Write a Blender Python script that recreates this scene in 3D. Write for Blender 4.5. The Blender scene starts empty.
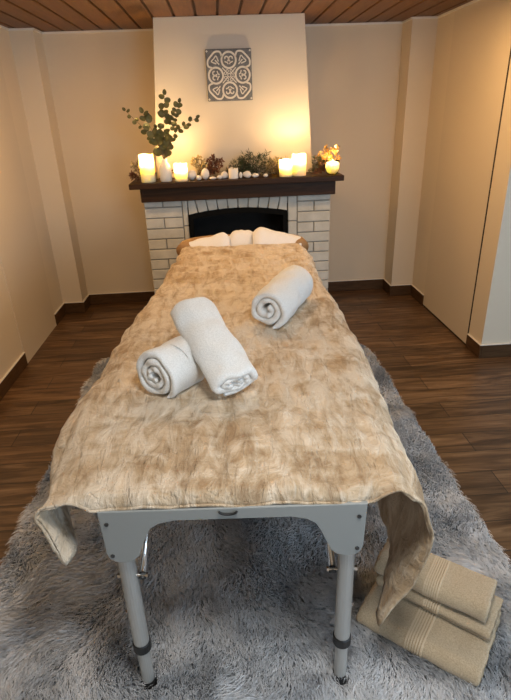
import bpy, bmesh, math, random
import numpy as np
from mathutils import Vector, Matrix, noise
random.seed(7); rng = np.random.default_rng(7)
PI = math.pi
scene = bpy.context.scene
col = scene.collection

# ------------------------------------------------------------------ helpers
def link(name, mesh, mat=None, parent=None, smooth=False):
    o = bpy.data.objects.new(name, mesh)
    col.objects.link(o)
    if mat: mesh.materials.append(mat)
    if parent is not None: o.parent = parent
    if smooth and len(mesh.polygons):
        mesh.polygons.foreach_set('use_smooth', [True]*len(mesh.polygons))
    return o

def bm_obj(name, bm, mat=None, parent=None, smooth=False):
    bmesh.ops.recalc_face_normals(bm, faces=bm.faces)
    me = bpy.data.meshes.new(name); bm.to_mesh(me); bm.free()
    return link(name, me, mat, parent, smooth)

def tag(o, label=None, cat=None, group=None, kind=None):
    if label: o['label'] = label
    if cat: o['category'] = cat
    if group: o['group'] = group
    if kind: o['kind'] = kind
    return o

def thing(name, label, cat, loc=(0, 0, 0), rz=0, group=None):
    o = bpy.data.objects.new(name, None); col.objects.link(o)
    o.location = loc; o.rotation_euler = (0, 0, rz); o.empty_display_size = .05
    return tag(o, label, cat, group)

def box(bm, x0, x1, y0, y1, z0, z1, bev=0, seg=2, M=None):
    c = Matrix.Translation(((x0+x1)/2, (y0+y1)/2, (z0+z1)/2)) @ Matrix.Diagonal((x1-x0, y1-y0, z1-z0, 1))
    r = bmesh.ops.create_cube(bm, size=1, matrix=(M @ c) if M else c)
    if bev:
        es = {e for v in r['verts'] for e in v.link_edges}
        bmesh.ops.bevel(bm, geom=list(es), offset=bev, segments=seg, affect='EDGES', profile=.5)

def prism(bm, pts, axis, d0, d1, bev=0, seg=2):
    """extrude a 2D outline; axis 'Y': pts are (x,z); axis 'Z': pts are (x,y)"""
    f = (lambda p, d: (p[0], d, p[1])) if axis == 'Y' else (lambda p, d: (p[0], p[1], d))
    a = [bm.verts.new(f(p, d0)) for p in pts]; b = [bm.verts.new(f(p, d1)) for p in pts]
    n = len(pts); fs = [bm.faces.new(a), bm.faces.new(b[::-1])]
    for i in range(n): fs.append(bm.faces.new((a[i], b[i], b[(i+1) % n], a[(i+1) % n])))
    if bev:
        es = list(fs[0].edges)+list(fs[1].edges)
        bmesh.ops.bevel(bm, geom=es, offset=bev, segments=seg, affect='EDGES', profile=.5)

def tube(bm, pts, r, n=12, cap=True):
    """tube along pts, r a number or one radius per point"""
    pts = [Vector(p) for p in pts]
    rs = r if isinstance(r, (list, tuple)) else [r]*len(pts)
    rings = []
    up = Vector((0, 0, 1))
    t0 = (pts[1]-pts[0]).normalized()
    if abs(t0.z) > .9: up = Vector((0, 1, 0))
    side = t0.cross(up).normalized()
    for i, p in enumerate(pts):
        t = (pts[min(i+1, len(pts)-1)]-pts[max(i-1, 0)]).normalized()
        side = (side-t*side.dot(t)).normalized(); o2 = t.cross(side)
        rings.append([bm.verts.new(p+(side*math.cos(2*PI*k/n)+o2*math.sin(2*PI*k/n))*rs[i]) for k in range(n)])
    for a, b in zip(rings, rings[1:]):
        for k in range(n): bm.faces.new((a[k], a[(k+1) % n], b[(k+1) % n], b[k]))
    if cap:
        bm.faces.new(rings[0][::-1]); bm.faces.new(rings[-1])

def lathe(bm, prof, n=32, c=(0, 0, 0), sx=1, sy=1):
    rings = []
    for r, z in prof:
        if r < 1e-5: rings.append([bm.verts.new((c[0], c[1], c[2]+z))])
        else: rings.append([bm.verts.new((c[0]+r*sx*math.cos(2*PI*k/n), c[1]+r*sy*math.sin(2*PI*k/n), c[2]+z)) for k in range(n)])
    for a, b in zip(rings, rings[1:]):
        for k in range(n):
            k2 = (k+1) % n
            if len(a) == 1 and len(b) == 1: continue
            if len(a) == 1: bm.faces.new((a[0], b[k2], b[k]))
            elif len(b) == 1: bm.faces.new((a[k], a[k2], b[0]))
            else: bm.faces.new((a[k], a[k2], b[k2], b[k]))

def np_mesh(name, V, F, mat, parent=None, smooth=True):
    me = bpy.data.meshes.new(name); me.from_pydata([tuple(v) for v in V], [], F); me.update()
    return link(name, me, mat, parent, smooth)

def fbm(x, y, z=0., o=4):
    return noise.fractal(Vector((x, y, z)), .9, 2.1, o, noise_basis='PERLIN_ORIGINAL')

def catmull(P, n):
    P = [np.array(p, float) for p in P]; P = [2*P[0]-P[1]]+P+[2*P[-1]-P[-2]]
    out = []
    m = len(P)-3
    for i in range(n):
        q = i/(n-1)*m; k = min(int(q), m-1); t = q-k
        a, b, c, d = P[k:k+4]
        out.append(.5*((2*b)+(-a+c)*t+(2*a-5*b+4*c-d)*t*t+(-a+3*b-3*c+d)*t**3))
    return out

# ---------------------------------------------------------------- materials
def srgb(r, g, b):
    f = lambda c: ((c/255+.055)/1.055)**2.4 if c > 10 else c/255/12.92
    return (f(r), f(g), f(b), 1)

class Mat:
    def __init__(s, name, color=(.8, .8, .8, 1), rough=.5, **kw):
        s.m = bpy.data.materials.new(name); s.m.use_nodes = True
        s.nt = s.m.node_tree; s.b = s.nt.nodes['Principled BSDF']
        s.b.inputs['Base Color'].default_value = color; s.b.inputs['Roughness'].default_value = rough
        for k, v in kw.items(): s.b.inputs[k.replace('_', ' ')].default_value = v
        s.tc = None
    def n(s, t, **kw):
        x = s.nt.nodes.new(t)
        for k, v in kw.items(): setattr(x, k, v)
        return x
    def l(s, a, b): s.nt.links.new(a, b)
    def coord(s, scale=(1, 1, 1), rot=(0, 0, 0), kind='Object'):
        tc = s.n('ShaderNodeTexCoord'); mp = s.n('ShaderNodeMapping')
        mp.inputs['Scale'].default_value = scale; mp.inputs['Rotation'].default_value = rot
        s.l(tc.outputs[kind], mp.inputs['Vector']); return mp.outputs['Vector']
    def noise(s, vec, scale, detail=4, rough=.5, dist=0):
        x = s.n('ShaderNodeTexNoise'); s.l(vec, x.inputs['Vector'])
        x.inputs['Scale'].default_value = scale; x.inputs['Detail'].default_value = detail
        x.inputs['Roughness'].default_value = rough; x.inputs['Distortion'].default_value = dist
        return x.outputs['Fac']
    def ramp(s, fac, stops):
        r = s.n('ShaderNodeValToRGB'); s.l(fac, r.inputs['Fac']); e = r.color_ramp.elements
        while len(e) < len(stops): e.new(.5)
        for q, (p, c) in zip(e, stops): q.position = p; q.color = c
        return r.outputs['Color']
    def bump(s, h, strength=.3, dist=.01, prev=None):
        b = s.n('ShaderNodeBump'); b.inputs['Strength'].default_value = strength; b.inputs['Distance'].default_value = dist
        s.l(h, b.inputs['Height'])
        if prev is not None: s.l(prev, b.inputs['Normal'])
        return b.outputs['Normal']
    def set(s, sock, out): s.l(out, s.b.inputs[sock])

def simple(name, c, rough=.5, **kw): return Mat(name, c, rough, **kw).m

def paint(name, c):
    m = Mat(name, c, .6); v = m.coord()
    m.set('Normal', m.bump(m.noise(v, 60, 5), .06, .004)); return m.m
WALL = paint('wall_paint', (.72, .62, .48, 1))
DOORM = paint('door_laminate', (.68, .585, .455, 1))
TRIMW = simple('white_trim', (.78, .74, .68, 1), .5)

def floor_mat():
    m = Mat('wood_plank_floor', rough=.38); v = m.coord()
    br = m.n('ShaderNodeTexBrick'); m.l(v, br.inputs['Vector'])
    br.offset = .37; br.squash = 1
    for k, x in (('Scale', 1), ('Mortar Size', .0026), ('Mortar Smooth', .2), ('Brick Width', 1.25), ('Row Height', .165), ('Bias', 0)): br.inputs[k].default_value = x
    br.inputs['Color1'].default_value = (0, 0, 0, 1); br.inputs['Color2'].default_value = (1, 1, 1, 1); br.inputs['Mortar'].default_value = (.5, .5, .5, 1)
    rv = m.n('ShaderNodeTexWhiteNoise'); rv.noise_dimensions = '1D'
    # every plank shifts the grain so neighbours differ
    sep = m.n('ShaderNodeSeparateXYZ'); m.l(v, sep.inputs[0])
    fl = m.n('ShaderNodeMath', operation='DIVIDE'); m.l(sep.outputs['Y'], fl.inputs[0]); fl.inputs[1].default_value = .165
    f2 = m.n('ShaderNodeMath', operation='FLOOR'); m.l(fl.outputs[0], f2.inputs[0]); m.l(f2.outputs[0], rv.inputs['W'])
    off = m.n('ShaderNodeVectorMath', operation='SCALE'); m.l(rv.outputs['Color'], off.inputs[0]); off.inputs['Scale'].default_value = 9
    add = m.n('ShaderNodeVectorMath', operation='ADD'); m.l(v, add.inputs[0]); m.l(off.outputs[0], add.inputs[1])
    mp = m.n('ShaderNodeMapping'); mp.inputs['Scale'].default_value = (.9, 9, 1); m.l(add.outputs[0], mp.inputs['Vector'])
    g = m.noise(mp.outputs[0], 2.2, 7, .6, 1.2)
    c = m.ramp(g, [(.3, (.034, .016, .006, 1)), (.46, (.092, .047, .020, 1)), (.58, (.155, .086, .040, 1)), (.74, (.27, .165, .088, 1))])
    mx = m.n('ShaderNodeMix', data_type='RGBA', blend_type='MULTIPLY'); mx.inputs['Factor'].default_value = .5
    m.l(c, mx.inputs['A']); tint = m.ramp(br.outputs['Color'], [(0, (.45, .43, .42, 1)), (1, (1.45, 1.42, 1.38, 1))]); m.l(tint, mx.inputs['B'])
    mo = m.n('ShaderNodeMix', data_type='RGBA'); m.l(br.outputs['Fac'], mo.inputs['Factor']); m.l(mx.outputs['Result'], mo.inputs['A']); mo.inputs['B'].default_value = (.012, .007, .004, 1)
    m.set('Base Color', mo.outputs['Result'])
    m.set('Roughness', m.ramp(g, [(.2, (.45,)*3+(1,)), (.8, (.33,)*3+(1,))]))
    inv = m.n('ShaderNodeMath', operation='SUBTRACT'); inv.inputs[0].default_value = 1; m.l(br.outputs['Fac'], inv.inputs[1])
    m.set('Normal', m.bump(g, .08, .003, m.bump(inv.outputs[0], .4, .002))); return m.m
FLOOR = floor_mat()

def wood(name, c0, c1, scale=(1, 10, 10), rough=.45, s=3):
    m = Mat(name, rough=rough); v = m.coord(scale)
    g = m.noise(v, s, 6, .6, 1.0)
    m.set('Base Color', m.ramp(g, [(.3, c0), (.7, c1)])); m.set('Normal', m.bump(g, .12, .003)); return m.m
CEILW = wood('ceiling_plank_wood', (.080, .027, .003, 1), (.145, .057, .009, 1), (12, 1, 12), .5)
GROOVE = simple('ceiling_groove', (.03, .011, .005, 1), .8)
MANTELW = wood('dark_walnut_beam', (.022, .009, .003, 1), (.05, .023, .009, 1), (1, 12, 12), .5)
BASEW = wood('brown_wood_skirting', (.055, .027, .011, 1), (.105, .056, .026, 1), (2, 2, 14), .42)

for m_ in (MANTELW, BASEW): m_.node_tree.nodes['Principled BSDF'].inputs['Specular IOR Level'].default_value = .2

def brick_mat():
    m = Mat('white_painted_brick', rough=.6); v = m.coord()
    n = m.noise(v, 7, 5, .6)
    m.set('Base Color', m.ramp(n, [(.3, (.48, .465, .41, 1)), (.7, (.64, .62, .555, 1))]))
    m.set('Normal', m.bump(m.noise(v, 45, 5), .25, .006)); return m.m
BRICK = brick_mat()
MORTAR = simple('grey_mortar', (.30, .29, .26, 1), .9)
SOOT = simple('sooty_black', (.006, .006, .006, 1), .8)
IRON = simple('black_iron', (.004, .004, .004, 1), .8, Specular_IOR_Level=.1)

def velvet():
    m = Mat('beige_plush', rough=.55); v = m.coord()
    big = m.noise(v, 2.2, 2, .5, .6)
    n = m.noise(m.coord((2.6, .9, 1), (0, 0, .25)), 7.5, 7, .66, .9)      # brushed nap, matted one way or the other; its sheen goes into the colour
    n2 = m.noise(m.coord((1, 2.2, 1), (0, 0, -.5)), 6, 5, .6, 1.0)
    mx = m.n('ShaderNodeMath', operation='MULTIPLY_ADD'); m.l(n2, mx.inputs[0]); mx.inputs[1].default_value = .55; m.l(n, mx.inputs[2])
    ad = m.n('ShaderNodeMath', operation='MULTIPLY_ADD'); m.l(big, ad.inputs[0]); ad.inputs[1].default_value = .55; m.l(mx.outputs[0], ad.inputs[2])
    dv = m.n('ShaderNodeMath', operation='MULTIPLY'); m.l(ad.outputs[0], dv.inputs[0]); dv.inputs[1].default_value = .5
    m.set('Base Color', m.ramp(dv.outputs[0], [(.43, (.38, .255, .145, 1)), (.505, (.56, .42, .272, 1)), (.575, (.73, .60, .45, 1))]))  # velvet sheen painted in: cream where the nap shines, brown where it is dull
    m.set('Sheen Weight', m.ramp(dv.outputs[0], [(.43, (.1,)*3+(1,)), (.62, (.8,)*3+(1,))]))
    m.b.inputs['Sheen Roughness'].default_value = .3; m.b.inputs['Sheen Tint'].default_value = (1, .93, .8, 1)
    f = m.noise(v, 260, 2); c = m.noise(m.coord((2.6, .55, 1), (0, 0, .22)), 6, 3, .55, .5)
    a1 = m.n('ShaderNodeMath', operation='SUBTRACT'); m.l(c, a1.inputs[0]); a1.inputs[1].default_value = .5
    a2 = m.n('ShaderNodeMath', operation='ABSOLUTE'); m.l(a1.outputs[0], a2.inputs[0])
    a3 = m.n('ShaderNodeMath', operation='MINIMUM'); m.l(a2.outputs[0], a3.inputs[0]); a3.inputs[1].default_value = .03   # fine creases
    m.set('Normal', m.bump(f, .12, .002, m.bump(a3.outputs[0], .6, .12, m.bump(mx.outputs[0], .9, .03)))); return m.m
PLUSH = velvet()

def terry(name, c, c2, sc=230, amt=.7):
    m = Mat(name, rough=.9); v = m.coord()
    n = m.noise(v, sc, 3, .7); w = m.noise(v, 22, 4)
    m.set('Base Color', m.ramp(n, [(.3, c2), (.65, c)]))
    m.b.inputs['Sheen Weight'].default_value = .25
    m.set('Normal', m.bump(n, amt, .005, m.bump(w, .25, .008))); return m.m
TERRYW = terry('white_terry', (.86, .86, .84, 1), (.66, .66, .64, 1))
TERRYB = terry('beige_terry', (.56, .44, .29, 1), (.38, .285, .175, 1))
BANDM = simple('woven_beige_band', (.60, .48, .33, 1), .6)
LINEN = terry('white_cotton', (.86, .84, .82, 1), (.76, .74, .72, 1), 400, .2)

def fur_mat():
    m = Mat('grey_faux_fur', rough=.55); v = m.coord((1, 1, .2))
    n = m.noise(v, 3.4, 4, .6, .8); f = m.noise(m.coord((1, 1, .15)), 30, 3, .6)
    ad = m.n('ShaderNodeMath', operation='MULTIPLY_ADD'); m.l(f, ad.inputs[0]); ad.inputs[1].default_value = .35; m.l(n, ad.inputs[2])
    m.set('Base Color', m.ramp(ad.outputs[0], [(.52, (.39, .41, .445, 1)), (.67, (.71, .73, .76, 1)), (.84, (.9, .9, .91, 1))]))
    m.b.inputs['Sheen Weight'].default_value = .4
    return m.m
FUR = fur_mat()
BACKING = simple('rug_backing', (.46, .47, .49, 1), .9)

ALU = Mat('brushed_aluminium', (.52, .52, .50, 1), .42, Metallic=.6).m
PANELM = simple('grey_white_panel', (.30, .31, .30, 1), .45)
CHROME = simple('bright_steel', (.75, .75, .75, 1), .18, Metallic=1)
SCREW = simple('dark_steel', (.10, .10, .10, 1), .35, Metallic=.8)
RUBBER = simple('black_rubber', (.012, .012, .012, 1), .5)
def leather():
    m = Mat('tan_vinyl', (.34, .19, .08, 1), .45); m.set('Normal', m.bump(m.noise(m.coord(), 120, 4), .2, .003)); return m.m
VINYL = leather()

def wax():
    m = Mat('ivory_wax', (.95, .86, .62, 1), .5)
    m.b.inputs['Subsurface Weight'].default_value = 1; m.b.inputs['Subsurface Radius'].default_value = (1, .92, .72)
    m.b.inputs['Subsurface Scale'].default_value = .045; return m.m
WAX = wax()
WAXW = simple('white_wax', (.86, .82, .76, 1), .5)
def flame():
    m = bpy.data.materials.new('candle_flame'); m.use_nodes = True; nt = m.node_tree; nt.nodes.clear()
    e = nt.nodes.new('ShaderNodeEmission'); e.inputs['Color'].default_value = (1, .68, .26, 1); e.inputs['Strength'].default_value = 40
    o = nt.nodes.new('ShaderNodeOutputMaterial'); nt.links.new(e.outputs[0], o.inputs[0]); return m
FLAME = flame()
WICK = simple('charred_wick', (.02, .015, .01, 1), .9)
GLASS = Mat('clear_glass', (1, .98, .95, 1), .03, Transmission_Weight=1, IOR=1.3).m
CERAMIC = simple('matt_white_ceramic', (.74, .72, .68, 1), .5)
def leafm(name, a, b, sc=14):
    m = Mat(name, rough=.6); m.set('Base Color', m.ramp(m.noise(m.coord(), sc, 3), [(.35, a), (.65, b)])); return m.m
EUC = leafm('eucalyptus_green', (.050, .056, .016, 1), (.11, .108, .036, 1))
TWIG = simple('brown_twig', (.10, .06, .03, 1), .8)
PINE = leafm('pine_green', (.018, .034, .018, 1), (.05, .075, .035, 1), 30)
DRY = leafm('dry_russet_leaf', (.11, .035, .02, 1), (.20, .075, .035, 1), 30)
PALE = leafm('pale_dried_leaf', (.30, .24, .11, 1), (.42, .36, .20, 1), 30)
GOLD = simple('gold_foil', (.80, .55, .18, 1), .35, Metallic=.8)
def stone():
    m = Mat('white_pebble', (.78, .74, .70, 1), .6); m.set('Normal', m.bump(m.noise(m.coord(), 40, 4), .2, .004)); return m.m
PEBBLE = stone()
SLATE = leafm('slate_grey', (.10, .105, .115, 1), (.16, .165, .175, 1), 60)
RELIEF = simple('off_white_glaze', (.66, .635, .58, 1), .5)

# -------------------------------------------------------------------- room
XL, XR, YB, H = -1.517, 1.771, 4.851, 2.274
YPL, YPR = 4.632, 4.623; PLX, PRX = XL+.179, XR-.202
WX0, WX1, WZ0, WZ1 = 1.0, 3.1, .85, 2.1      # openings of the added, unseen windows
WY0, WY1 = -.2, 2.0
YC = 3.204; XE = 3.3; YF = -1.6; T = .1
def struct(name, bm, mat, smooth=False): return tag(bm_obj(name, bm, mat, None, smooth), kind='structure')
def sbox(name, mat, *a, **k):
    bm = bmesh.new(); box(bm, *a, **k); return struct(name, bm, mat)

sbox('floor', FLOOR, XL-T, XE+T, YF-T, YB+T, -.08, 0)
sbox('wall_back', WALL, XL-T, XR+T, YB, YB+T, 0, H)
sbox('wall_left', WALL, XL-T, XL, YF, YB, 0, H)
sbox('wall_right', WALL, XR, XR+T, YC, YB, 0, H)
sbox('wall_return', WALL, XR+T, XE, YC, YC+T, 0, H)
bm = bmesh.new()
for a in ((YF, WY0, 0, H), (WY1, YC+T, 0, H), (WY0, WY1, 0, WZ0), (WY0, WY1, WZ1, H)): box(bm, XE, XE+T, *a)
struct('wall_far_right', bm, WALL)
bm = bmesh.new()
for y in (WY0, (WY0+WY1)/2-.03, WY1-.06): box(bm, XE+.03, XE+.09, y, y+.06, WZ0, WZ1, .005)
for z in (WZ0, WZ1-.06): box(bm, XE+.031, XE+.089, WY0, WY1, z, z+.06, .005)
struct('window_2', bm, TRIMW)  # unseen window, added to bring daylight from the right
sbox('wall_column_left', WALL, XL, PLX, YPL, YB, 0, H)
sbox('wall_column_right', WALL, PRX, XR, YPR, YB, 0, H)
# wall behind the camera with a wide window added for daylight
bm = bmesh.new()
for a in ((XL-T, WX0, 0, H), (WX1, XE+T, 0, H), (WX0, WX1, 0, WZ0), (WX0, WX1, WZ1, H)): box(bm, a[0], a[1], YF-T, YF, a[2], a[3])
struct('wall_front', bm, WALL)
bm = bmesh.new()
for x in (WX0, (WX0+WX1)/2-.03, WX1-.06): box(bm, x, x+.06, YF-.09, YF-.03, WZ0, WZ1, .005)
for z in (WZ0, WZ1-.06): box(bm, WX0, WX1, YF-.089, YF-.031, z, z+.06, .005)
struct('window_1', bm, TRIMW)  # unseen window, added to bring daylight from behind the camera
# plank ceiling, boards running towards the fireplace
bm = bmesh.new(); x = XL-T; pw = .1515
while x < XE+T:
    box(bm, x+.008, x+pw-.008, YF-T, YB+T, H, H+.03, .006, 2); x += pw
struct('ceiling', bm, CEILW)
sbox('ceiling_backing', GROOVE, XL-T, XE+T, YF-T, YB+T, H+.012, H+.06)
# skirting
HB, TB = .099, .013
def base(name, *runs):
    bm = bmesh.new()
    for r in runs: box(bm, *r, 0, HB, .003, 1)
    struct(name, bm, BASEW)
    bm = bmesh.new()
    for r in runs: box(bm, *r, HB, HB+.004)
    struct(name.replace('baseboard', 'trim_skirting'), bm, TRIMW)
base('baseboard_back', (PLX, -.6, YB-TB, YB), (.86, PRX, YB-TB, YB))
base('baseboard_column_left', (XL, PLX+TB, YPL-TB, YPL), (PLX, PLX+TB, YPL, YB-TB))
base('baseboard_column_right', (PRX-TB, XR, YPR-TB, YPR), (PRX-TB, PRX, YPR, YB-TB))
base('baseboard_left', (XL, XL+TB, 4.33, YPL-TB), (XL, XL+TB, YF, 3.544))
base('baseboard_right', (XR-TB, XR, 4.30, YPR-TB), (XR-TB, XR, YC-TB, 3.405))
base('baseboard_return', (XR, XE, YC-TB, YC))
# thin pale edge strip where the walls meet the ceiling, and on top of the skirting
def strip(name, *runs):
    bm = bmesh.new()
    for r in runs: box(bm, *r)
    struct(name, bm, TRIMW)
e = .012
strip('trim_1', (PLX, PRX, YB-e, YB, H-.014, H))
strip('trim_2', (XL, PLX+e, YPL-e, YPL, H-.014, H), (PLX, PLX+e, YPL, YB-e, H-.014, H), (XL, XL+e, YF, YPL-e, H-.014, H))
strip('trim_3', (PRX-e, XR, YPR-e, YPR, H-.014, H), (PRX-e, PRX, YPR, YB-e, H-.014, H), (XR-e, XR, YC, YPR-e, H-.014, H))
# flush sliding panels in both side walls
GAPM = simple('door_gap', (.03, .02, .015, 1), .9)
def panel(name, side, y0, y1, gm):
    x = XR if side > 0 else XL
    bm = bmesh.new(); xa, xb = sorted((x, x-side*.004)); box(bm, xa, xb, y0+.009, y1, .014, H-.016)
    d = struct(name, bm, DOORM)
    bm = bmesh.new(); xa, xb = sorted((x, x-side*.005)); box(bm, xa, xb, y0, y0+.009, 0, H-.016); box(bm, xa, xb, y0+.009, y1, 0, .014)
    bm_obj('door_gap', bm, gm, d)
panel('door_1', 1, 3.405, 4.30, GAPM); panel('door_2', -1, 3.544, 4.33, DOORM)

# --------------------------------------------------------------- fireplace
fp = thing('fireplace', 'white painted brick fireplace with black arched firebox and dark wooden mantel', 'fireplace', (.13, 4.12, 0))
def fpo(name, bm, mat, parent=None, **k):
    bm.transform(Matrix.Translation((-.13, -4.12, 0))); return bm_obj(name, bm, mat, parent or fp, **k)
FY = 4.12
OX0, OX1 = -.262, .516
def arch(x):  # top of the firebox opening
    q = (x-(OX0+OX1)/2)/((OX1-OX0)/2); return .935+.038*(1-q*q)
bm = bmesh.new()   # core behind the bricks
box(bm, -.592, OX0-.01, FY+.012, YB-.005, 0, 1.05); box(bm, OX1+.01, .852, FY+.012, YB-.005, 0, 1.05)
box(bm, OX0-.01, OX1+.01, FY+.012, YB-.005, .99, 1.05); box(bm, -.592, .852, 4.302, YB-.005, 1.05, 1.19)
box(bm, OX0-.01, OX1+.01, 4.6, YB-.005, 0, .99)
fpo('surround', bm, MORTAR)
bm = bmesh.new(); ch = .0815; g = .004
def brk(x0, x1, z0, z1):
    box(bm, x0+g, x1-g, FY+random.uniform(-.003, .002), FY+.1, z0+g, z1-g, .005, 2)
for xa, xb, par in ((-.60, -.306, 0), (.592, .86, 1)):
    z = 1.05; k = 0
    while z > .01:
        z0 = max(0, z-(ch if k else .05))
        if (k+par) % 2 == 1: brk(xa, xb, z0, z)
        else: brk(xa, (xa+xb)/2, z0, z); brk((xa+xb)/2, xb, z0, z)
        z = z0; k += 1
for xa, xb in ((-.306, OX0), (OX1, .592)):
    for z0, z1 in ((0, .14), (.14, .28), (.28, .42), (.42, .56), (.56, .70), (.70, .85), (.85, 1.05)): brk(xa, xb, z0, z1)
n = 10
for i in range(n):
    a, b = i/n, (i+1)/n
    f = lambda t, s: OX0+(OX1-OX0)*t+s*(t-.5)*.05
    x0, x1, X0, X1 = f(a, 0), f(b, 0), f(a, 1), f(b, 1)
    X0 = max(X0, OX0); X1 = min(X1, OX1)
    prism(bm, [(x0+g, arch(x0)), (x1-g, arch(x1)), (X1-g, 1.05-g), (X0+g, 1.05-g)], 'Y', FY+random.uniform(-.003, .002), FY+.1, .004)
fpo('brickwork', bm, BRICK)
bm = bmesh.new()   # firebox: liner
box(bm, OX0-.008, OX0+.01, FY+.02, 4.6, 0, .99); box(bm, OX1-.01, OX1+.008, FY+.02, 4.6, 0, .99)
box(bm, OX0+.01, OX1-.01, 4.56, 4.6, 0, .99); box(bm, OX0+.01, OX1-.01, FY+.06, 4.56, 0, .02); box(bm, OX0+.01, OX1-.01, FY+.1, 4.56, .965, .989)
fb = fpo('firebox', bm, SOOT)
bm = bmesh.new()   # iron arch frame
out = [(OX0+.001, 0), (OX0+.001, .93)]+[(x, arch(x)-.002) for x in np.linspace(OX0+.001, OX1-.001, 17)]+[(OX1-.001, .93), (OX1-.001, 0)]
inn = [(OX0+.036, 0), (OX0+.036, .89)]+[(x, arch(x)-.04) for x in np.linspace(OX0+.036, OX1-.036, 17)]+[(OX1-.036, .89), (OX1-.036, 0)]
vo = [[bm.verts.new((p[0], y, p[1])) for p in L] for L in (out, inn) for y in (FY-.012, FY+.03)]
for i in range(len(out)-1):
    for A, B in ((vo[0], vo[2]), (vo[1], vo[3]), (vo[0], vo[1]), (vo[2], vo[3])): bm.faces.new((A[i], A[i+1], B[i+1], B[i]))
for i in (0, len(out)-1): bm.faces.new((vo[0][i], vo[1][i], vo[3][i], vo[2][i]))
fpo('arch_frame', bm, IRON, fb)
bm = bmesh.new(); box(bm, -.602, .878, 4.05, 4.30, 1.052, 1.154, .004); fpo('mantel_beam', bm, MANTELW)
bm = bmesh.new(); box(bm, -.672, .93, 3.995, 4.30, 1.155, 1.195, .004); fpo('mantel_shelf', bm, MANTELW)
MZ = 1.195
# tapered chimney hood above the mantel
bm = bmesh.new()
prism(bm, [(-.495, 1.196), (.741, 1.196), (.672, H), (-.403, H)], 'Y', 4.302, YB, .003, 1)
struct('chimney_breast', bm, paint('hood_paint_shaded', (.61, .555, .47, 1)))  # wall paint darkened, so the hood's dimmer light is in its colour

# ---------------------------------------------------------- patterned tile
pt = thing('wall_tile', 'square grey tile with off-white scroll ornament hanging on the chimney breast', 'wall tile', (.114, 4.30, 1.728))
bm = bmesh.new(); box(bm, -.166, .166, -.022, 0, 0, .338, .003, 1); bm_obj('tile_panel', bm, SLATE, pt)
bm = bmesh.new()
def ribbon(pts, w=.011, closed=False):
    pts = [Vector((p[0], p[1])) for p in pts]; n = len(pts); L = []
    for i, p in enumerate(pts):
        if closed: t = pts[(i+1) % n]-pts[i-1]
        else: t = pts[min(i+1, n-1)]-pts[max(i-1, 0)]
        t.normalize(); nn = Vector((-t.y, t.x))
        L.append((p+nn*w/2, p-nn*w/2))
    y0, y1 = -.0222, -.0245
    vs = [[bm.verts.new((q.x, y, q.y+.169)) for q in pr for y in (y0, y1)] for pr in L]
    rg = range(n) if closed else range(n-1)
    for i in rg:
        a, b = vs[i], vs[(i+1) % n]
        for j, k in ((1, 3), (0, 1), (2, 3)): bm.faces.new((a[j], b[j], b[k], a[k]))
    if not closed:
        for a in (vs[0], vs[-1]): bm.faces.new((a[0], a[1], a[3], a[2]))
def rotp(P, k): 
    c, s = [(1, 0), (0, 1), (-1, 0), (0, -1)][k]; return [(x*c-y*s, x*s+y*c) for x, y in P]
def spiral(cx, cy, r0, r1, a0, a1, n=18): return [(cx+(r0+(r1-r0)*i/n)*math.cos(a0+(a1-a0)*i/n), cy+(r0+(r1-r0)*i/n)*math.sin(a0+(a1-a0)*i/n)) for i in range(n+1)]
for k in range(4):
    ribbon(rotp(spiral(0, .098, .052, .052, 0, 2*PI, 28)[:-1], k), .013, True)
    for s in (1, -1):
        P = [(s*x, y) for x, y in spiral(.019, .108, .006, .021, -.4, 4.2, 16)]
        ribbon(rotp(P, k), .009); ribbon(rotp([(s*.004, .072), (s*.012, .082), (s*.03, .089)], k), .008)
        ribbon(rotp([(s*x, y) for x, y in spiral(.016, .03, .003, .013, 0, 4.5, 12)], k), .005)
    ribbon(rotp(catmull([(.048, .118), (.062, .15), (.095, .152), (.118, .135), (.135, .118), (.152, .095), (.15, .062), (.118, .048)], 30), k), .012)
    ribbon(rotp(catmull([(.075, .09), (.09, .125), (.108, .108), (.125, .09), (.09, .075)], 16), k), .008)
    ribbon(rotp([(.07, .07), (.1, .1)], k), .008); ribbon(rotp([(.012, .012), (.05, .05)], k), .007)
    ribbon(rotp([(.152, .152), (.16, .16)], k), .012)
ribbon(spiral(0, 0, .012, .012, 0, 2*PI, 16)[:-1], .006, True)
bm_obj('scroll_ornament', bm, RELIEF, pt)

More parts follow.
